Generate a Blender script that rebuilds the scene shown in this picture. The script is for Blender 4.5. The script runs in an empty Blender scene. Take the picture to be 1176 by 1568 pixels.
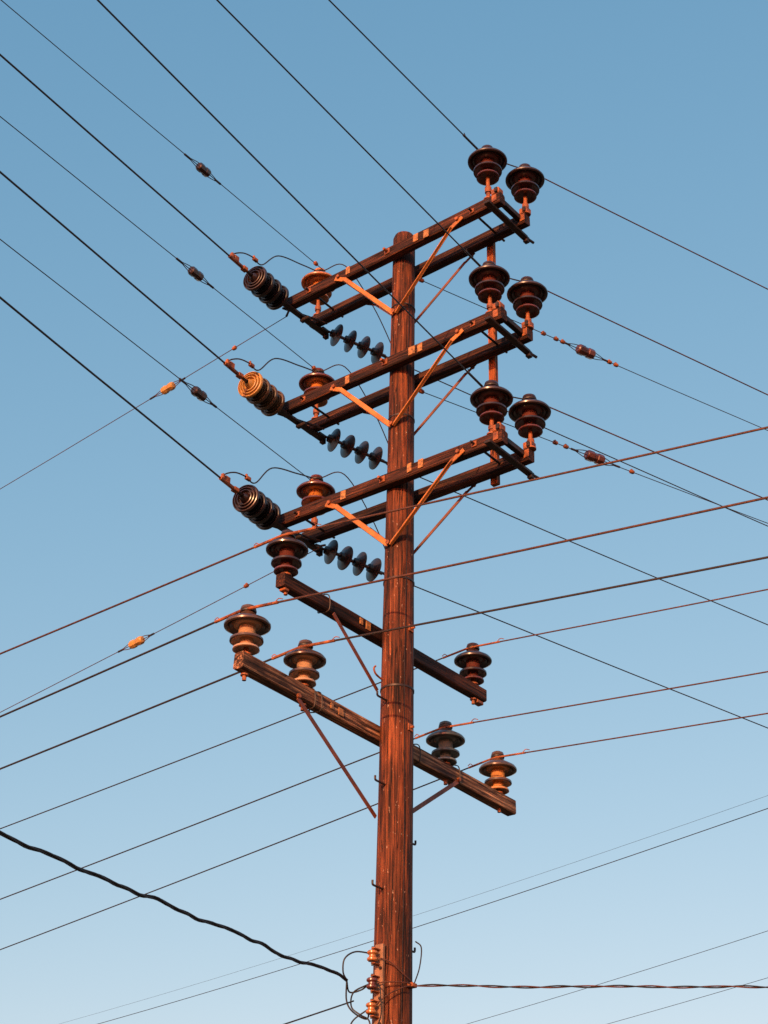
import bpy, math, random
from mathutils import Vector, Matrix, noise
random.seed(7)
scene=bpy.context.scene
V=Vector
# ------------------------------------------------------------------ materials
def nodes(name):
    m=bpy.data.materials.new(name); m.use_nodes=True
    nt=m.node_tree; return m,nt,nt.nodes["Principled BSDF"]
def wood(name,c_dark,c_mid,c_light,axis,stretch=1.0,fleck=0.0,rough=.75,bump=.7,blotch=(.45,1.3)):
    m,nt,b=nodes(name); N=nt.nodes.new; L=nt.links.new
    tc=N("ShaderNodeTexCoord"); oi=N("ShaderNodeObjectInfo")
    add=N("ShaderNodeVectorMath"); add.operation='ADD'
    mul=N("ShaderNodeMath"); mul.operation='MULTIPLY'; mul.inputs[1].default_value=37.
    L(oi.outputs["Random"],mul.inputs[0]); L(tc.outputs["Object"],add.inputs[0]); L(mul.outputs[0],add.inputs[1])
    mp=N("ShaderNodeMapping"); s=[26*stretch]*3; s[axis]=1.3; mp.inputs["Scale"].default_value=s
    L(add.outputs[0],mp.inputs[0])
    n1=N("ShaderNodeTexNoise"); n1.inputs["Scale"].default_value=1.6; n1.inputs["Detail"].default_value=8; n1.inputs["Roughness"].default_value=.65
    L(mp.outputs[0],n1.inputs["Vector"])
    mp2=N("ShaderNodeMapping"); s=[5.]*3; s[axis]=1.6; mp2.inputs["Scale"].default_value=s; L(add.outputs[0],mp2.inputs[0])
    n2=N("ShaderNodeTexNoise"); n2.inputs["Scale"].default_value=1.; n2.inputs["Detail"].default_value=6; n2.inputs["Roughness"].default_value=.6
    L(mp2.outputs[0],n2.inputs["Vector"])
    r=N("ShaderNodeValToRGB"); e=r.color_ramp.elements
    e[0].position=.38; e[0].color=(*c_dark,1); e[1].position=.66; e[1].color=(*c_light,1)
    x=r.color_ramp.elements.new(.5); x.color=(*c_mid,1)
    L(n1.outputs[0],r.inputs[0])
    r2=N("ShaderNodeValToRGB"); r2.color_ramp.elements[0].position=.36; r2.color_ramp.elements[0].color=(blotch[0],)*3+(1,)
    r2.color_ramp.elements[1].position=.66; r2.color_ramp.elements[1].color=(blotch[1],blotch[1]*.96,blotch[1]*.92,1); L(n2.outputs[0],r2.inputs[0])
    mx=N("ShaderNodeMix"); mx.data_type='RGBA'; mx.blend_type='MULTIPLY'; mx.inputs[0].default_value=1.
    L(r.outputs[0],mx.inputs[6]); L(r2.outputs[0],mx.inputs[7])
    mp3=N("ShaderNodeMapping"); s=[30*stretch]*3; s[axis]=.9; mp3.inputs["Scale"].default_value=s; L(add.outputs[0],mp3.inputs[0])
    n3=N("ShaderNodeTexNoise"); n3.inputs["Scale"].default_value=.9; n3.inputs["Detail"].default_value=3; L(mp3.outputs[0],n3.inputs["Vector"])
    cr=N("ShaderNodeValToRGB"); ce=cr.color_ramp.elements
    ce[0].position=.475; ce[0].color=(1,1,1,1); ce[1].position=.525; ce[1].color=(1,1,1,1)
    q=ce.new(.5); q.color=(.06,.05,.05,1); L(n3.outputs[0],cr.inputs[0])
    mx2=N("ShaderNodeMix"); mx2.data_type='RGBA'; mx2.blend_type='MULTIPLY'; mx2.inputs[0].default_value=.95
    L(mx.outputs[2],mx2.inputs[6]); L(cr.outputs[0],mx2.inputs[7])
    out=mx2.outputs[2]
    if fleck>0:
        mp4=N("ShaderNodeMapping"); s=[44.]*3; s[axis]=14.; mp4.inputs["Scale"].default_value=s; L(add.outputs[0],mp4.inputs[0])
        n4=N("ShaderNodeTexNoise"); n4.inputs["Scale"].default_value=1.7; n4.inputs["Detail"].default_value=4; L(mp4.outputs[0],n4.inputs["Vector"])
        fr=N("ShaderNodeValToRGB"); fr.color_ramp.elements[0].position=.685; fr.color_ramp.elements[0].color=(0,0,0,1)
        fr.color_ramp.elements[1].position=.71; fr.color_ramp.elements[1].color=(fleck,)*3+(1,); L(n4.outputs[0],fr.inputs[0])
        mx3=N("ShaderNodeMix"); mx3.data_type='RGBA'; L(fr.outputs[0],mx3.inputs[0]); L(out,mx3.inputs[6]); mx3.inputs[7].default_value=(.45,.30,.22,1)
        out=mx3.outputs[2]
    L(out,b.inputs["Base Color"]); b.inputs["Roughness"].default_value=rough; b.inputs["Specular IOR Level"].default_value=.25
    bp=N("ShaderNodeBump"); bp.inputs["Strength"].default_value=bump; bp.inputs["Distance"].default_value=.012
    ml=N("ShaderNodeMath"); ml.operation='MULTIPLY'; L(n1.outputs[0],ml.inputs[0]); L(cr.outputs[0],ml.inputs[1]); L(ml.outputs[0],bp.inputs["Height"])
    L(bp.outputs[0],b.inputs["Normal"])
    return m
def plain(name,c,rough=.5,metal=0.,var=.35,scale=14.,c2=None,coat=0.):
    m,nt,b=nodes(name); N=nt.nodes.new; L=nt.links.new
    tc=N("ShaderNodeTexCoord"); n=N("ShaderNodeTexNoise"); n.inputs["Scale"].default_value=scale; n.inputs["Detail"].default_value=6; n.inputs["Roughness"].default_value=.6
    L(tc.outputs["Object"],n.inputs["Vector"])
    r=N("ShaderNodeValToRGB"); r.color_ramp.elements[0].position=.35; r.color_ramp.elements[1].position=.68
    r.color_ramp.elements[0].color=tuple(v*(1-var) for v in c)+(1,)
    r.color_ramp.elements[1].color=(tuple(c2) if c2 else tuple(min(1,v*(1+var)) for v in c))+(1,)
    L(n.outputs[0],r.inputs[0]); L(r.outputs[0],b.inputs["Base Color"])
    b.inputs["Roughness"].default_value=rough; b.inputs["Metallic"].default_value=metal
    if coat: b.inputs["Coat Weight"].default_value=coat; b.inputs["Coat Roughness"].default_value=.15
    return m
M_pole=wood("pole_wood",(.026,.009,.005),(.115,.030,.012),(.27,.078,.026),2,fleck=.8)
M_arm=wood("crossarm_wood",(.016,.006,.004),(.050,.016,.009),(.15,.047,.019),0,stretch=1.2)
M_armB=wood("weathered_crossarm_wood",(.035,.015,.010),(.14,.064,.036),(.50,.26,.14),0,stretch=1.1,fleck=.5,blotch=(.3,1.7))
M_bar=wood("riser_wood",(.12,.03,.01),(.28,.075,.02),(.42,.13,.035),2)
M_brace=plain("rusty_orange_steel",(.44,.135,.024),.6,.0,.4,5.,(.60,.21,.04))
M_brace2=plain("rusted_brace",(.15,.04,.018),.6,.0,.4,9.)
M_plate=plain("rack_galvanised",(.26,.13,.07),.6,.0,.4,12.)
M_steel=plain("dark_hardware",(.035,.02,.016),.5,.3,.5,20.)
M_rust=plain("rust_hardware",(.20,.045,.012),.6,.0,.5,18.,(.42,.12,.028))
M_tag=plain("pole_tag",(.36,.15,.04),.5,0,.55,40.)
M_brown=plain("brown_porcelain",(.10,.026,.018),.32,0,.25,6.,coat=.3)
M_dark=plain("dark_porcelain",(.035,.016,.014),.3,0,.3,6.,coat=.3)
M_cream=plain("cream_porcelain",(.44,.25,.14),.3,0,.2,6.,coat=.3)
M_tan=plain("tan_glaze",(.085,.045,.028),.28,0,.3,6.,coat=.4)
M_amber=plain("amber_glaze",(.40,.14,.03),.3,0,.25,6.,coat=.3)
M_orange=plain("orange_glaze",(.5,.21,.065),.3,0,.2,6.,coat=.3)
M_grey=plain("grey_porcelain",(.15,.145,.125),.3,0,.15,6.,coat=.3)
M_gdark=plain("dark_grey_glaze",(.05,.05,.045),.3,0,.2,6.,coat=.3)
M_black=plain("black_glaze",(.020,.014,.015),.3,0,.3,6.,coat=.3)
M_blue=plain("dark_disc_glaze",(.024,.016,.016),.35,0,.3,6.,coat=.15)
M_wire=plain("weathered_conductor",(.03,.019,.016),.5,.2,.3,30.)
M_copper=plain("copper_conductor",(.09,.032,.017),.5,.2,.4,30.)
M_sheath=plain("black_sheath",(.014,.013,.014),.55,0,.3,30.)
M_yel=plain("yellow_insulator_glaze",(.46,.235,.06),.4,0,.15,6.)
M_yside=plain("olive_brown_glaze",(.10,.055,.026),.35,0,.3,5.,coat=.3)
# ------------------------------------------------------------------ mesh helpers
class Mesh:
    def __init__(s): s.v=[];s.f=[];s.m=[];s.mats=[]
    def mi(s,mat):
        if mat not in s.mats: s.mats.append(mat)
        return s.mats.index(mat)
    def add(s,vs,fs,mat):
        o=len(s.v); s.v+=[tuple(v) for v in vs]; s.f+=[tuple(i+o for i in f) for f in fs]
        s.m+=[s.mi(mat)]*len(fs)
    def box(s,c,size,mat,rot=None,b=.004):
        c=V(c); h=[x/2 for x in size]; b=min(b,min(h)*.45)
        vs=[];idx={}
        for sx in(-1,1):
            for sy in(-1,1):
                for sz in(-1,1):
                    for ax in range(3):
                        p=[sx*(h[0]-b),sy*(h[1]-b),sz*(h[2]-b)]; sg=(sx,sy,sz); p[ax]=sg[ax]*h[ax]
                        idx[(sx,sy,sz,ax)]=len(vs); vs.append(V(p))
        fs=[]
        for ax in range(3):
            a,bb=[i for i in range(3) if i!=ax]
            for sg in(-1,1):
                q=[]
                for (x,y) in((-1,-1),(1,-1),(1,1),(-1,1)):
                    k=[0,0,0];k[ax]=sg;k[a]=x;k[bb]=y;q.append(idx[(*k,ax)])
                fs.append(q)
            for x in(-1,1):
                for y in(-1,1):
                    k1=[0,0,0];k1[ax]=-1;k1[a]=x;k1[bb]=y;k2=list(k1);k2[ax]=1
                    fs.append([idx[(*k1,a)],idx[(*k1,bb)],idx[(*k2,bb)],idx[(*k2,a)]])
        for sx in(-1,1):
            for sy in(-1,1):
                for sz in(-1,1): fs.append([idx[(sx,sy,sz,i)] for i in range(3)])
        R=rot if rot else Matrix.Identity(3)
        s.add([c+R@v for v in vs],fs,mat)
    def beam(s,a,b_,w,h,mat,up=V((0,0,1)),bev=.003):
        a,b_=V(a),V(b_); d=b_-a; x=d.normalized(); y=up.cross(x)
        if y.length<1e-4: y=V((0,1,0))
        y.normalize(); z=x.cross(y)
        s.box((a+b_)/2,(d.length,w,h),mat,Matrix((x,y,z)).transposed(),bev)
    def lathe(s,prof,base,axis,mat,n=36,matf=None):
        q=V(axis).normalized().to_track_quat('Z','Y').to_matrix(); base=V(base)
        vs=[];fs=[]
        for r,z in prof:
            for i in range(n):
                a=2*math.pi*i/n; vs.append(base+q@V((max(r,1e-4)*math.cos(a),max(r,1e-4)*math.sin(a),z)))
        for j in range(len(prof)-1):
            for i in range(n):
                fs.append((j*n+i,j*n+(i+1)%n,(j+1)*n+(i+1)%n,(j+1)*n+i))
        o=len(s.f); s.add(vs,fs,mat)
        if matf:
            for j in range(len(prof)-1):
                k=s.mi(matf((prof[j][1]+prof[j+1][1])/2,(prof[j][0]+prof[j+1][0])/2))
                for i in range(n): s.m[o+j*n+i]=k
    def tube(s,pts,r,mat,n=8):
        pts=[V(p) for p in pts]; vs=[];fs=[]
        for i,p in enumerate(pts):
            t=(pts[min(i+1,len(pts)-1)]-pts[max(i-1,0)]).normalized()
            if i==0:
                u=t.cross(V((0,0,1)))
                if u.length<.05: u=t.cross(V((0,1,0)))
            else: u=u-t*u.dot(t)
            u.normalize(); w=t.cross(u)
            for k in range(n):
                a=2*math.pi*k/n; vs.append(p+u*(r*math.cos(a))+w*(r*math.sin(a)))
        for i in range(len(pts)-1):
            for k in range(n): fs.append((i*n+k,i*n+(k+1)%n,(i+1)*n+(k+1)%n,(i+1)*n+k))
        fs.append(tuple(range(n))[::-1]); fs.append(tuple((len(pts)-1)*n+k for k in range(n)))
        s.add(vs,fs,mat)
    def obj(s,name,parent=None,smooth=35,origin=None):
        me=bpy.data.meshes.new(name); me.from_pydata(s.v,[],s.f)
        for m in s.mats: me.materials.append(m)
        for p,k in zip(me.polygons,s.m): p.material_index=k
        import bmesh
        bm=bmesh.new(); bm.from_mesh(me); bmesh.ops.recalc_face_normals(bm,faces=bm.faces); bm.to_mesh(me); bm.free()
        me.shade_smooth(); me.set_sharp_from_angle(angle=math.radians(smooth))
        ob=bpy.data.objects.new(name,me); bpy.context.collection.objects.link(ob)
        if origin is not None:
            me.transform(Matrix.Translation(-V(origin))); ob.location=V(origin)
        if parent: ob.parent=parent
        return ob
def smoothpath(P,n=10):
    P=[V(p) for p in P]; out=[]
    Q=[P[0]*2-P[1]]+P+[P[-1]*2-P[-2]]
    for i in range(1,len(Q)-2):
        for k in range(n):
            t=k/n; a,b,c,d=Q[i-1],Q[i],Q[i+1],Q[i+2]
            out.append(.5*((2*b)+(c-a)*t+(2*a-5*b+4*c-d)*t*t+(3*b-3*c+d-a)*t**3))
    out.append(P[-1]); return out
# ------------------------------------------------------------------ utility pole
pole=bpy.data.objects.new("utility_pole",None); bpy.context.collection.objects.link(pole)
def prad(z): return .160-(.160-.103)*z/12.05+.007*max(0,min(1,(9.5-z)/1.5))
ms=Mesh(); n=64; zs=[-.3+i*(12.35-.015)/220 for i in range(221)]
vs=[];fs=[]
for z in zs:
    for k in range(n):
        a=2*math.pi*k/n; q=V((math.cos(a)*1.5,math.sin(a)*1.5,z*.7))
        r=prad(z)*(1+.02*noise.noise(q)+.022*noise.noise(V((math.cos(a)*6,math.sin(a)*6,z*.35+9))))
        vs.append((r*math.cos(a),r*math.sin(a),z))
m_=len(zs)
for k in range(n):
    a=2*math.pi*k/n; r=prad(12)*.86; vs.append((r*math.cos(a),r*math.sin(a),12.075))
vs.append((0,0,12.09))
for j in range(m_):
    for k in range(n): fs.append((j*n+k,j*n+(k+1)%n,(j+1)*n+(k+1)%n,(j+1)*n+k))
for k in range(n): fs.append((m_*n+k,m_*n+(k+1)%n,len(vs)-1))
ms.add(vs,fs,M_pole); ms.obj("shaft",pole,50)
def arm(name,a,b,w,h,mat):
    a,b=V(a),V(b); L=(b-a).length; N=24; vs=[];fs=[]
    c=.010; sec=[(-w/2+c,-h/2),(w/2-c,-h/2),(w/2,-h/2+c),(w/2,h/2-c),(w/2-c,h/2),(-w/2+c,h/2),(-w/2,h/2-c),(-w/2,-h/2+c)]
    sd=random.random()*50
    for i in range(N+1):
        x=-L/2+L*i/N
        for (y,z) in sec:
            k=.004
            vs.append(V((x+(.006*noise.noise(V((y*30,z*30,sd))) if i in(0,N) else 0),y+k*noise.noise(V((x*1.6,y*9,sd))),z+k*noise.noise(V((x*1.6,z*9,sd+7))))))
    for i in range(N):
        for k in range(8): fs.append((i*8+k,i*8+(k+1)%8,(i+1)*8+(k+1)%8,(i+1)*8+k))
    fs.append(tuple(range(8))[::-1]); fs.append(tuple(N*8+k for k in range(8)))
    m=Mesh(); m.add(vs,fs,mat); o=m.obj(name,None,30)
    x=(b-a).normalized(); y=V((0,0,1)).cross(x).normalized(); z=x.cross(y)
    o.matrix_world=Matrix.Translation((a+b)/2)@Matrix((x,y,z)).transposed().to_4x4(); o.parent=pole
    return o
FV,RV=-.165,.20
AH,AW=.115,.09
LV=[(11.76,11.79,-1.29,1.23),(10.52,10.51,-1.27,1.22),(9.30,9.27,-1.25,1.20)]
hw=Mesh(); br=Mesh(); br2=Mesh(); tags=Mesh()
for li,(za,zb,xa,xb) in enumerate(LV):
    zc=(za+zb)/2
    arm("crossarm_front",(xa,FV,za),(xb,FV,zb),AW,AH,M_arm)
    arm("crossarm_rear",(xa+.0,RV,za),(xb+.02,RV,zb),AW,AH,M_arm)
    zp=zc-.67+.03*li
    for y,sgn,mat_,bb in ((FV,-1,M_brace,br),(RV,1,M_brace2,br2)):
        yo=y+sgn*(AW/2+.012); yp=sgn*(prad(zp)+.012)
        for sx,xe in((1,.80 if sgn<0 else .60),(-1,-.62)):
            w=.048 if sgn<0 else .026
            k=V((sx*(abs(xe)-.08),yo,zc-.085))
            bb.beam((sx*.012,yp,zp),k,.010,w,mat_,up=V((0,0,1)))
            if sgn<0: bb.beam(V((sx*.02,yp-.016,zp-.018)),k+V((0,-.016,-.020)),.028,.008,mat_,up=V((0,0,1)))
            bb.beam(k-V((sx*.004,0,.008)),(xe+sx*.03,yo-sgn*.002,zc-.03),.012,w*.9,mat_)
            hw.lathe([(0,0),(.018,0),(.018,.022),(0,.024)],(xe-sx*.02,yo+sgn*.004,zc-.035),(0,sgn,0),M_rust,8)
        hw.lathe([(0,0),(.02,0),(.02,.03),(0,.032)],(0,yp+sgn*.005,zp+.01),(0,sgn,0),M_rust,8)
    for x in(0,):
        hw.box((x-.03,FV-AW/2-.006,zc),(.06,.012,.06),M_rust); hw.lathe([(0,0),(.014,0),(.014,.05),(0,.05)],(x-.03,FV-AW/2-.01,zc),(0,-1,0),M_rust,8)
        hw.box((x,RV+AW/2+.006,zc),(.06,.012,.06),M_steel)
    for x in (-.98,.93):
        hw.tube([(x,FV-.1,zc-.01),(x,RV+.1,zc-.01)],.011,M_steel)
        hw.box((x,FV-AW/2-.005,zc-.01),(.05,.01,.05),M_rust); hw.box((x,RV+AW/2+.005,zc-.01),(.05,.01,.05),M_rust)
    for x,zz in((xb-.09,zb),(xa+.06,za)):
        hw.box((x,.02,zz-AH/2-.018),(.06,.62,.028),M_steel)
        hw.box((x,.345,zz-AH/2-.03),(.045,.05,.06),M_steel)
    hw.box((xb-.04,(FV+RV)/2,zb+.01),(.05,RV-FV-AW-.006,.05),M_steel)
    hw.tube([(xb-.09,.28,zb-AH/2-.02),(xb-.06,.42,zb-AH/2-.03)],.013,M_steel)
    hw.tube([(xa-.05,FV-.02,za-.02),(xa+.2,RV,za-.085)],.012,M_steel)
    hw.box((xa+.09,.0,za-AH/2-.05),(.11,.05,.035),M_steel,b=.01)
    for x,y in((xb-.055,FV),(xb+.0,RV)):
        hw.box((x,y,zb+AH/2+.036),(.085,.08,.068),M_rust,b=.008)
        hw.lathe([(0,0),(.016,0),(.016,.03),(0,.03)],(x,y,zb+AH/2+.068),(0,0,1),M_rust,8)
        hw.box((x,y-AW/2-.005,zb+.0),(.05,.01,.075),M_rust)
        hw.box((x+.02,y-AW/2-.008,zb+AH/2+.03),(.03,.012,.05),M_steel)
    for x in ((-.50,.30,.42),(-.46,.27,.36),(-.46,.26,.38))[li]:
        tags.box((x,FV-AW/2-.005,zc+random.uniform(-.012,.012)),(.045+random.random()*.03,.008,.085),M_tag)
rz=Mesh(); rz.box((0,0,0),(.07,.05,2.62),M_bar); o=rz.obj("riser_batten",None,30); o.location=(.80,RV+AW/2+.03,10.48); o.parent=pole
XL=-.172
zA,zB=7.905,7.03
arm("crossarm_lower",(XL,-1.27,7.895),(XL,1.44,7.915),.09,.12,M_arm)
arm("crossarm_lower",(XL,-1.67,7.05),(XL,1.86,7.01),.095,.13,M_armB)
xf=XL+.045+.012
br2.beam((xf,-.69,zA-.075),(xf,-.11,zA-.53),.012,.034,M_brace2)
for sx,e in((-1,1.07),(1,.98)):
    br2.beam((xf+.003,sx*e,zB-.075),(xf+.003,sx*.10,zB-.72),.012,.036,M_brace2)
    hw.lathe([(0,0),(.018,0),(.018,.02),(0,.02)],(xf+.006,sx*e,zB-.06),(1,0,0),M_rust,8)
for z in(zA,zB):
    hw.tube([(-.27,0,z),(.17,0,z)],.011,M_rust); hw.box((prad(z)+.004,0,z),(.012,.06,.06),M_rust)
for y,z,dz in((-1.2,zA,.06),(1.3,zA,.06),(-1.6,zB,.065),(-.94,zB,.065),(.89,zB,.065),(1.67,zB,.065)):
    hw.lathe([(0,0),(.03,0),(.03,.012),(.016,.014),(.016,.05),(0,.05)],(XL,y,z-dz-.002),(0,0,-1),M_rust,10)
hw.box((XL,1.44-.07,zA-.075),(.06,.09,.03),M_rust); hw.box((XL,-1.22,zA-.075),(.06,.05,.03),M_rust)
tags.box((XL+.051,-.24,zA),(.008,.06,.075),M_tag); tags.box((XL+.051,-.33,zA+.005),(.008,.04,.06),M_tag)
tags.box((XL+.053,-.55,zB),(.008,.06,.06),M_tag); tags.box((XL+.053,-.66,zB+.01),(.008,.03,.05),M_tag)
for y,z,h in((-.75,zA,.13),(-.88,zB,.14),(.45,zB,.14),(-.8,zB,.14),(1.0,zB,.14)):
    w=.052; hh=h/2; hw.tube(smoothpath([(XL-w,y,z-hh),(XL+w,y+.01,z-hh),(XL+w,y,z+hh),(XL-w,y-.01,z+hh),(XL-w,y,z-hh)],5),.005,M_steel,6)
for z in(7.37,8.35,9.98,11.2):
    R=prad(z)+.003; hw.lathe([(R-.01,0),(R+.003,0),(R+.003,.016),(R-.01,.016)],(0,0,z),(0,0,1),M_steel,32)
for z,s in((6.17,1),(5.71,-1),(5.33,1),(6.54,-1),(7.25,-1),(4.2,-1),(4.75,1),(3.8,1),(3.4,-1),(3.0,1)):
    r=prad(z); e=r+.11
    hw.tube(smoothpath([(0,s*(r-.05),z),(0,s*(r+.05),z),(0,s*e,z),(0,s*(e+.012),z+.012),(0,s*(e+.012),z+.035)],5),.0085,M_steel)
hw.tube(smoothpath([(-.06,-.10,7.45),(-.06,-.2,7.47),(-.06,-.23,7.51),(-.06,-.21,7.54)],6),.008,M_rust)
pts=[]
for i in range(90):
    z=11.4-i*.13; a=math.radians(-25+6*noise.noise(V((z*.6,0,3)))); r=prad(z)+.006; pts.append((r*math.cos(a),r*math.sin(a),z))
hw.tube(pts,.0035,M_steel,6)
# links joining the span guys to the arm end plates
hw.tube([(-1.23,-.20,11.685),(-1.26,-.185,11.65),(-1.30,FV,11.632)],.011,M_steel)
hw.tube([(-1.12,.22,9.21),(-1.06,RV,9.17),(-1.00,RV,9.16)],.011,M_steel)
hw.obj("hardware",pole,30); br.obj("braces",pole,30); br2.obj("rear_braces",pole,30); tags.obj("tags",pole,30)
# ------------------------------------------------------------------ pin insulators
def pin_insulator(x,y,zt,off,body,disc,s=1.0,tilt=(0,0)):
    m=Mesh(); ax=V((tilt[0],tilt[1],1)); B=V((x,y,zt))
    m.lathe([(0,0),(.045,0),(.045,.012),(.024,.016),(.02,.05),(.017,off+.06)],B,ax,M_rust,16)
    if off>.1: m.lathe([(0,off*.35),(.03,off*.35),(.032,off*.5),(.03,off*.6),(.0,off*.62)],B,ax,M_rust,16)
    P=[(.018,.03),(.05,.035),(.06,.036),(.094,.010),(.104,.014),(.102,.028),(.072,.044),(.056,.052),(.052,.06),(.052,.102),(.085,.104),(.118,.080),(.130,.084),(.129,.100),(.10,.118),(.072,.130),(.066,.140),(.066,.212),(.095,.222),(.104,.210),(.112,.224),(.134,.206),(.142,.222),(.164,.198),(.179,.204),(.181,.216),(.168,.234),(.12,.262),(.075,.288),(.062,.304),(.05,.322),(.052,.334),(.062,.346),(.056,.368),(.035,.38),(0,.384)]
    P=[(r*s,off+z) for r,z in P]
    m.lathe(P,B,ax,body,40,matf=lambda z,r:(disc if z>off+.221 or r>.112*s and z>off+.19 or .11*s<r and z<off+.1 else body))
    m.lathe([(.05*s,off+.32),(.064*s,off+.322),(.066*s,off+.33),(.064*s,off+.338),(.05*s,off+.34)],B,ax,M_wire,20)
    return m.obj("pin_insulator",None,40,origin=B)
AT=AH/2
for (za,zb,xa,xb),x1,x2,x3,o1,o2 in zip(LV,(1.08,1.08,1.075),(1.235,1.225,1.215),(-1.22,-1.18,-1.14),(.25,.18,.15),(.20,.17,.16)):
    pin_insulator(x1,FV,zb+AT,o1,M_brown,M_dark,1,(random.uniform(-.02,.02),0))
    pin_insulator(x2,RV,zb+AT,o2,M_brown,M_dark,1,(random.uniform(-.02,.02),0))
    pin_insulator(x3,RV,za+AT,.2,M_amber,M_amber if xa==-1.29 else M_brown,1)
TA,TB=.06,.065
pin_insulator(XL,-1.21,7.895+TA,.02,M_brown,M_dark,.93)
pin_insulator(XL,1.30,7.915+TA,.02,M_brown,M_dark,.93)
pin_insulator(XL,-1.60,7.05+TB,.03,M_cream,M_tan,.98,(0,-.01))
pin_insulator(XL,-.94,7.045+TB,.01,M_cream,M_tan,.92)
pin_insulator(XL,.89,7.02+TB,.01,M_grey,M_gdark,.92)
pin_insulator(XL,1.66,7.012+TB,.01,M_orange,M_tan,.92)
# ------------------------------------------------------------------ conductors
S0,KK=-.04,.0008
def at(A,az,t,s0=S0,k=KK):
    a=math.radians(az); return V((A[0]+t*math.cos(a),A[1]+t*math.sin(a),A[2]+s0*t+k*t*t))
def wire(name,A,az,r,mat,L=46,t0=0.,s0=S0,k=KK,seg=.5):
    m=Mesh(); A=V(A); pts=[]; t=t0; sd=random.random()*99
    while t<L:
        p=at(A,az,t,s0,k); p+=V((0,0,.004*noise.noise(V((t*.8,sd,0))))); pts.append(p); t+=seg
    m.tube(pts,r,mat,8); return m
TH,TN=.0084,.0040
GZ=lambda zb,off: zb+AT+off+.33
for (za,zb,xa,xb),o1,o2,x1,x2,azw,azd in zip(LV,(.25,.18,.15),(.20,.17,.16),(1.08,1.08,1.075),(1.235,1.225,1.215),(-87.5,-85.1,-82.8),(70,70.6,70)):
    A=V((x1-.055,FV-.02,GZ(zb,o1))); B=V((x2+.04,RV+.04,GZ(zb,o2)))
    m=wire("",A,azw,TH*.75,M_wire)
    m.tube(smoothpath([A+V((0,-.05,0)),A+V((0,.02,.0)),(A+B)/2+V((0,0,-.015)),B],6),TH*.7,M_wire)
    m2=wire("",B,azd,TH*.7,M_copper); o=len(m.v)
    m.v+=m2.v; m.f+=[tuple(i+o for i in f) for f in m2.f]; k=m.mi(M_copper); m.m+=[k]*len(m2.f)
    m.tube([at(A,azw,.02),at(A,azw,.30)],TH*1.25,M_wire)
    m.tube([at(A,azw,.24)+V((0,0,-.01)),at(A,azw,.29)+V((0,0,.035))],.004,M_wire)
    m.obj("power_line")
rows=[((XL,-1.21,7.895+TA+.345),-179.1,9.9,M_copper),((XL,-1.60,7.05+TB+.362),178.1,8.9,M_copper),((XL,-.94,7.045+TB+.32),178.6,9.5,M_wire),
      ((XL,1.30,7.915+TA+.345),177.8,8.1,M_copper),((XL,.89,7.02+TB+.32),175.4,8.1,M_copper),((XL,1.66,7.012+TB+.32),173.5,7.9,M_copper)]
for i,(A,az1,az2,mat) in enumerate(rows):
    A=V(A)
    A=A+V((0,-.05,0))
    m=Mesh(); r=TH*(1. if i<3 else .75)
    p1=[at(A,az1,.4*k) for k in range(1,110)][::-1]; p2=[at(A,az2,.4*k) for k in range(1,110)]
    m.tube(p1+[A],r,M_wire if i!=0 else mat,8); m.tube([A]+p2,r,mat,8)
    m.tube([at(A,az1,.30),at(A,az1,.06),A,at(A,az2,.06),at(A,az2,.30)],r*1.45,M_rust,8)
    m.tube(smoothpath([at(A,az2,.26)+V((0,0,-.008)),at(A,az2,.30)+V((0,0,.03)),at(A,az2,.34)+V((0,0,.02))],4),.0035,M_rust,6)
    m.tube(smoothpath([at(A,az1,.24)+V((0,0,-.008)),at(A,az1,.28)+V((0,0,.03)),at(A,az1,.31)+V((0,0,.02))],4),.0035,M_rust,6)
    m.obj("power_line")
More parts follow.
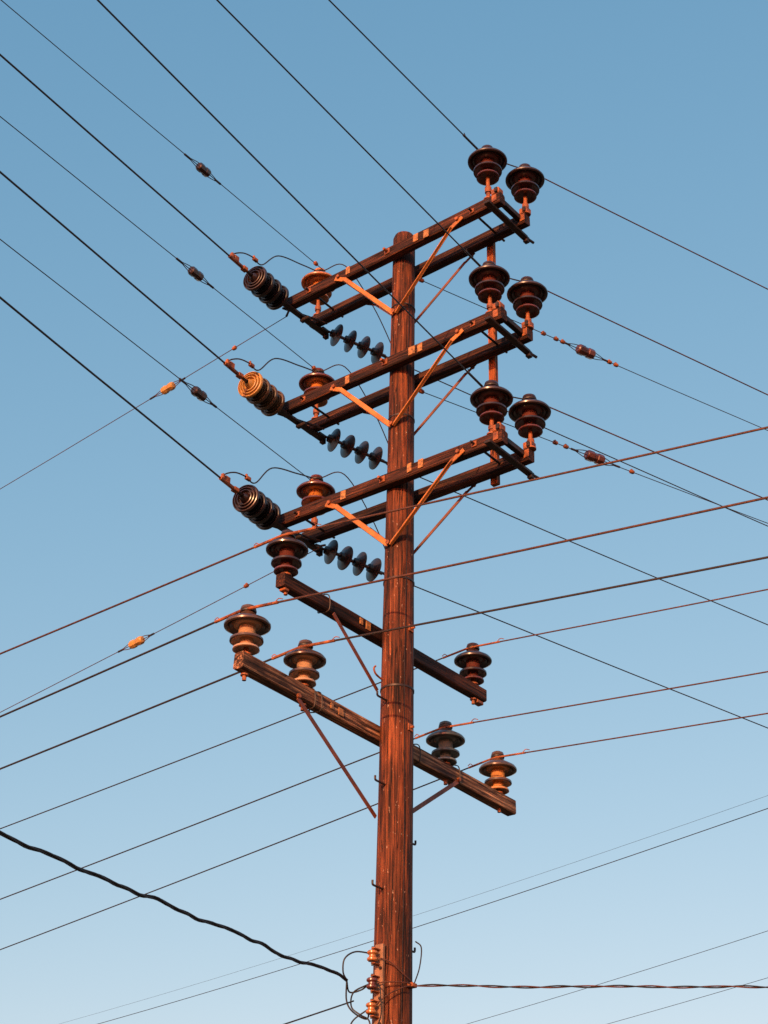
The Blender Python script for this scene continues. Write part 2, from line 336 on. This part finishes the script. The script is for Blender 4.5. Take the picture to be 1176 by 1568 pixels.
# ------------------------------------------------------------------ dead-end (strain) insulators, front-left
BELL=[(.02,0),(.045,0),(.055,.012),(.066,.02),(.108,.03),(.118,.042),(.119,.056),(.114,.068),(.108,.070),(.103,.046),(.095,.046),(.091,.076),(.085,.078),(.080,.048),(.072,.048),(.067,.080),(.061,.082),(.056,.052),(.046,.052),(.036,.085),(.018,.11)]
DISC=[(.016,0),(.034,0),(.038,.03),(.05,.038),(.09,.05),(.104,.058),(.105,.064),(.09,.068),(.05,.062),(.03,.078),(.016,.085),(.014,.155)]
for (za,zb,xa,xb),az,mm,face,azs,x3 in zip(LV,(-83.9,-82.0,-79.9),(M_black,M_yside,M_black),(M_dark,M_yel,M_dark),(71.7,72.8,73.9),(-1.22,-1.18,-1.14)):
    A=V((xa-.01,FV-.03,za-.0)); d=(at(A,az,1)-A).normalized()
    m=Mesh()
    m.tube([A+V((.02,.02,-.02)),A+d*.09],.014,M_steel)
    for k in range(4):
        m.lathe([(r*1.12,z*1.08) for r,z in BELL],A+d*(.075+.12*k),d,mm,48,matf=lambda z,r:(face if k==3 and z>.046 else mm))
    e=A+d*.555
    m.tube([e,e+d*.10],.015,M_steel); m.box(e+d*.11,(.05,.06,.04),M_rust); m.tube([e+d*.1,e+d*.24],.017,M_rust)
    m.obj("strain_insulator",origin=A)
    w=wire("",A,az,TH,M_wire,t0=.70)
    c=at(A,az,.80)
    w.tube([c-d*.1,c+d*.02,c+d*.10],.018,M_rust)
    w.box(c+V((0,0,.03)),(.035,.06,.06),M_rust); w.box(c+d*.06+V((0,0,.035)),(.03,.03,.05),M_rust)
    T=V((x3-.0,RV-.05,za+AT+.2+.335))
    J=[c+d*.04,c+V((.0,-.03,.07)),c+V((.03,.06,.125)),c+V((.06,.16,.125)),c+V((.05,.30,.13)),c.lerp(T,.5)+V((0,0,.13)),c.lerp(T,.8)+V((0,0,.06)),T]
    w.tube(smoothpath(J,8),.0065,M_wire,8)
    q=c+V((.055,.2,.125)); w.box(q,(.03,.06,.035),M_rust); w.box(q+V((0,-.02,.02)),(.02,.02,.03),M_rust)
    w.obj("power_line")
    B=V((xa+.10,RV+.05,za-AT-.02)); d2=(at(B,azs,1)-B).normalized()
    s=Mesh(); s.box(B+d2*.03,(.03,.1,.03),M_steel); s.tube([B-d2*.05,B+d2*.12],.012,M_steel)
    for k in range(4):
        dk=(d2+V((random.uniform(-.05,.05),random.uniform(-.05,.05),random.uniform(-.04,.04)))).normalized()
        s.lathe([(r*1.12,z) for r,z in DISC],B+d2*(.10+.16*k),dk,M_blue,32,matf=lambda z,r:(M_brown if z>.062 else M_blue if r>.04 else M_steel))
    s.tube([B+d2*.70,B+d2*.88],.013,M_steel); s.box(B+d2*.80,(.04,.05,.03),M_rust)
    s.obj("disc_insulator_string",origin=B)
    w2=wire("",B,azs,TH*.7,M_wire,t0=.84)
    T=V((x3+.06,RV-.02,za+AT+.2+.33))
    e=at(B,azs,.88)
    w2.tube(smoothpath([T,T+V((.25,.05,-.03)),T.lerp(e,.55)+V((.12,0,.12)),e+V((-.02,-.02,.12)),e],8),.0055,M_wire,8)
    w2.obj("power_line")
# ------------------------------------------------------------------ guy / span wires with in-line strain insulators
def block(m,p,d,L,R,mat):
    p=V(p)-d*L/2
    m.lathe([(0,0),(R*.7,0),(R*.95,L*.06),(R,L*.14),(R*1.0,L*.38),(R*.88,L*.42),(R*.88,L*.58),(R,L*.62),(R,L*.86),(R*.95,L*.94),(R*.7,L),(0,L)],p,d,mat,8)
def guy(A,az,t_in,Lb,R,mat,clamps=(),r=TN,wm=M_wire,t0=0.):
    A=V(A); m=wire("",A,az,r,wm,t0=t0); d=(at(A,az,t_in+.1)-at(A,az,t_in)).normalized()
    c=at(A,az,t_in); block(m,c,d,Lb,R,mat)
    side=d.cross(V((0,0,1))).normalized(); up=side.cross(d)
    for sg in(-1,1):
        e=c+d*sg*(Lb/2+.14)
        for w in(-1,1):
            m.tube(smoothpath([e,c+d*sg*(Lb/2+.03)+up*w*R*.7,c+d*sg*Lb*.2+up*w*R*.95],5),.004,wm,6)
        m.tube([e-d*.03,e+d*.05],.010,M_steel,8)
    for t in clamps:
        m.lathe([(0,0),(.016,0),(.02,.01),(.02,.035),(.016,.045),(0,.045)],at(A,az,t),d,M_rust,10)
        m.box(at(A,az,t+.02)+up*.014,(.02,.02,.03),M_rust)
    return m.obj("guy_wire")
guy((-1.16,RV,12.36),-86.8,1.86,.15,.042,M_dark,(.12,))
guy((-1.12,RV,11.07),-85.4,1.92,.15,.042,M_dark,(.12,))
guy((-1.08,RV,9.79),-83.3,1.86,.15,.042,M_dark,(.12,))
guy((.04,.12,11.65),69.2,1.98,.20,.052,M_brown,(1.45,1.6,1.68,2.25,2.33,.05))
guy((.05,.12,10.38),67.7,1.97,.20,.052,M_brown,(1.5,1.62,2.38,.05))
guy((-1.28,FV,11.63),175.9,1.72,.17,.042,M_yel,(.72,),wm=M_copper)
guy((-1.02,RV,9.16),174.3,2.62,.19,.042,M_yel,(1.0,),wm=M_copper)
# ------------------------------------------------------------------ secondary rack and service drops
rk=Mesh()
rk.box((.012,-prad(5)-.028,4.78),(.075,.03,1.0),M_plate)
for z in (5.1,4.88,4.7): rk.lathe([(0,0),(.012,0),(.012,.012),(0,.012)],(.035,-prad(5)-.043,z),(0,-1,0),M_steel,8)
spz=(5.18,4.98,4.80,4.62,4.42)
SP=[(.0,0),(.032,0),(.04,.008),(.04,.02),(.026,.032),(.026,.044),(.04,.056),(.04,.068),(.032,.076),(0,.076)]
for z in spz:
    y=-prad(5)-.10
    rk.box((.012,y+.03,z+.055),(.035,.085,.008),M_rust); rk.box((.012,y+.03,z-.055),(.035,.085,.008),M_rust)
    rk.lathe(SP,(.0,y,z-.038),(0,0,1),M_amber if z!=4.98 else M_brown,24); rk.tube([(.0,y,z-.07),(.0,y,z+.07)],.008,M_steel)
y=-prad(5)-.10
def loop(P,r=.006,mat=M_sheath): rk.tube(smoothpath(P,8),r,mat,8)
E=V((-.14,-.36,5.0))
loop([(-.01,y,5.2),(-.08,y-.1,5.2),(-.12,y-.17,5.14),(-.14,y-.16,5.05),(-.14,-.36,5.0)])
loop([E,(-.16,-.30,4.93),(-.1,-.24,4.95),(-.03,y,4.98)])
loop([E,(-.16,-.33,4.86),(-.12,-.30,4.78),(-.06,-.22,4.74),(-.02,y,4.80)])
loop([(-.03,y,4.98),(-.12,y-.06,4.92),(-.16,y-.03,4.83),(-.1,y,4.77),(-.02,y,4.72),(0,y,4.62)])
loop([(-.03,y,4.80),(-.14,y-.04,4.72),(-.18,y-.02,4.62),(-.1,y,4.56),(0,y,4.5)])
loop([(.04,y,4.98),(.1,y-.03,4.92),(.09,y,4.75),(.05,y,4.66)],.005)
loop([(.0,y,5.18),(.1,-.17,5.14),(.17,-.07,5.05),(.18,.02,5.01)],.005,M_copper)
loop([(.0,y,4.98),(.1,-.18,4.99),(.17,-.07,5.0),(.18,.03,5.0)],.005,M_copper)
loop([(.0,y,4.80),(.1,-.18,4.9),(.17,-.07,4.97),(.18,.03,4.99)],.005,M_copper)
loop([(.13,.1,5.35),(.17,.12,5.3),(.17,.1,5.15),(.17,.04,5.02)],.005,M_sheath)
rk.box((.165,.02,5.0),(.05,.06,.03),M_rust)
rk.obj("secondary_rack",pole,30)
def twisted(A,az,s0,k,L,ro,rs,mats,pitch,wob=.0):
    m=Mesh(); A=V(A); a=math.radians(az); d=V((math.cos(a),math.sin(a),0)); side=V((-d.y,d.x,0)); N=int(L/.045)
    for q,mt in enumerate(mats):
        pts=[]
        for i in range(N):
            t=L*i/N; c=at(A,az,t,s0,k)+V((0,0,wob*noise.noise(V((t*1.7,1,0)))+wob*.5*noise.noise(V((t*4.1,5,0)))))
            ph=2*math.pi*(t/pitch+q/len(mats)); pts.append(c+side*(ro*math.cos(ph))+V((0,0,ro*math.sin(ph))))
        m.tube(pts,rs,mt,6)
    return m.obj("service_drop_cable")
twisted((-.14,-.36,5.0),-81.4,-.04,.0012,22,.007,.0062,[M_sheath]*3,.62,.035)
twisted((.17,.04,5.0),27.0,-.04,.0012,26,.006,.0052,[M_sheath,M_copper],.45,.01)
m=wire("",(-.12,-.3,4.86),170.3,.006,M_sheath,20,seg=.2); m.obj("service_drop_cable")
for a,b,r in(((-14.66,10.51,9.0),(-.61,7.92,9.0),.005),((-15.23,10.13,9.0),(-.42,7.55,9.0),.0018),((-9.38,14.06,9.0),(-2.80,12.22,9.0),.004),((-7.41,15.38,9.0),(-3.91,14.37,9.0),.004)):
    a,b=V(a),V(b); d=(b-a); m=Mesh(); Lr=d.length; d.normalize(); lo,hi=-12,Lr+14
    pts=[a+d*(lo+(hi-lo)*i/60)+V((0,0,.0016*((lo+(hi-lo)*i/60)*(lo+(hi-lo)*i/60-Lr)))) for i in range(61)]
    m.tube(pts,r,M_wire,6); m.obj("distant_power_line")
# ------------------------------------------------------------------ ground
g=Mesh(); G=40; S=600.
vs=[(-S+2*S*i/G,-S+2*S*j/G,0) for j in range(G+1) for i in range(G+1)]
fs=[(j*(G+1)+i,j*(G+1)+i+1,(j+1)*(G+1)+i+1,(j+1)*(G+1)+i) for j in range(G) for i in range(G)]
Mg=plain("dry_grass_ground",(.09,.075,.04),.95,0,.45,.6,(.13,.10,.06)); g.add(vs,fs,Mg); g.obj("ground")
# ------------------------------------------------------------------ sky + sun
el=math.radians(13); sv=V((.26,-.965,0)).normalized(); sdir=V((sv.x*math.cos(el),sv.y*math.cos(el),math.sin(el)))
w=bpy.data.worlds.new("World"); scene.world=w; w.use_nodes=True; nt=w.node_tree
sk=nt.nodes.new("ShaderNodeTexSky"); sk.sky_type='NISHITA'; sk.sun_disc=False; sk.sun_elevation=el; sk.sun_rotation=math.atan2(sv.x,sv.y)
sk.air_density=1.0; sk.dust_density=1.6; sk.ozone_density=1.3; sk.altitude=50
sp=nt.nodes.new("ShaderNodeSeparateColor"); cb=nt.nodes.new("ShaderNodeCombineColor"); nt.links.new(sk.outputs[0],sp.inputs[0])
for ch,(pre,gm,gn) in enumerate(((.225,1.05,1.14),(.24,.64,.80),(.2325,.46,.79))):
    a=nt.nodes.new("ShaderNodeMath"); a.operation='MULTIPLY'; a.inputs[1].default_value=pre
    b=nt.nodes.new("ShaderNodeMath"); b.operation='POWER'; b.inputs[1].default_value=gm
    c=nt.nodes.new("ShaderNodeMath"); c.operation='MULTIPLY'; c.inputs[1].default_value=gn/.15
    nt.links.new(sp.outputs[ch],a.inputs[0]); nt.links.new(a.outputs[0],b.inputs[0]); nt.links.new(b.outputs[0],c.inputs[0]); nt.links.new(c.outputs[0],cb.inputs[ch])
bg=nt.nodes["Background"]; bg.inputs[1].default_value=.15; nt.links.new(cb.outputs[0],bg.inputs[0])
sl=bpy.data.lights.new("sun","SUN"); sl.energy=5.; sl.angle=math.radians(.5); sl.color=(1.,.58,.28)
so=bpy.data.objects.new("sun",sl); bpy.context.collection.objects.link(so); so.rotation_euler=sdir.to_track_quat('Z','Y').to_euler(); so.location=(0,0,30)
scene.view_settings.view_transform='Standard'; scene.view_settings.look='None'; scene.view_settings.exposure=0
# ------------------------------------------------------------------ camera (60 mm, standing eye height)
p,r,al=math.radians(30.80),math.radians(-1.21),math.radians(38.64)
R_=V((1,0,0)); F_=V((0,math.cos(p),math.sin(p))); U_=V((0,-math.sin(p),math.cos(p)))
rt=R_*math.cos(r)-U_*math.sin(r); up=R_*math.sin(r)+U_*math.cos(r)
Q=Matrix.Rotation(al,3,'Z'); rt,up,F_=Q@rt,Q@up,Q@F_
cd=bpy.data.cameras.new("camera"); cd.sensor_fit='VERTICAL'; cd.sensor_height=36; cd.lens=60; cd.clip_end=3000
co=bpy.data.objects.new("camera",cd); bpy.context.collection.objects.link(co)
co.matrix_world=Matrix.Translation((7.70,-9.85,1.6))@Matrix((rt,up,-F_)).transposed().to_4x4()
scene.camera=co
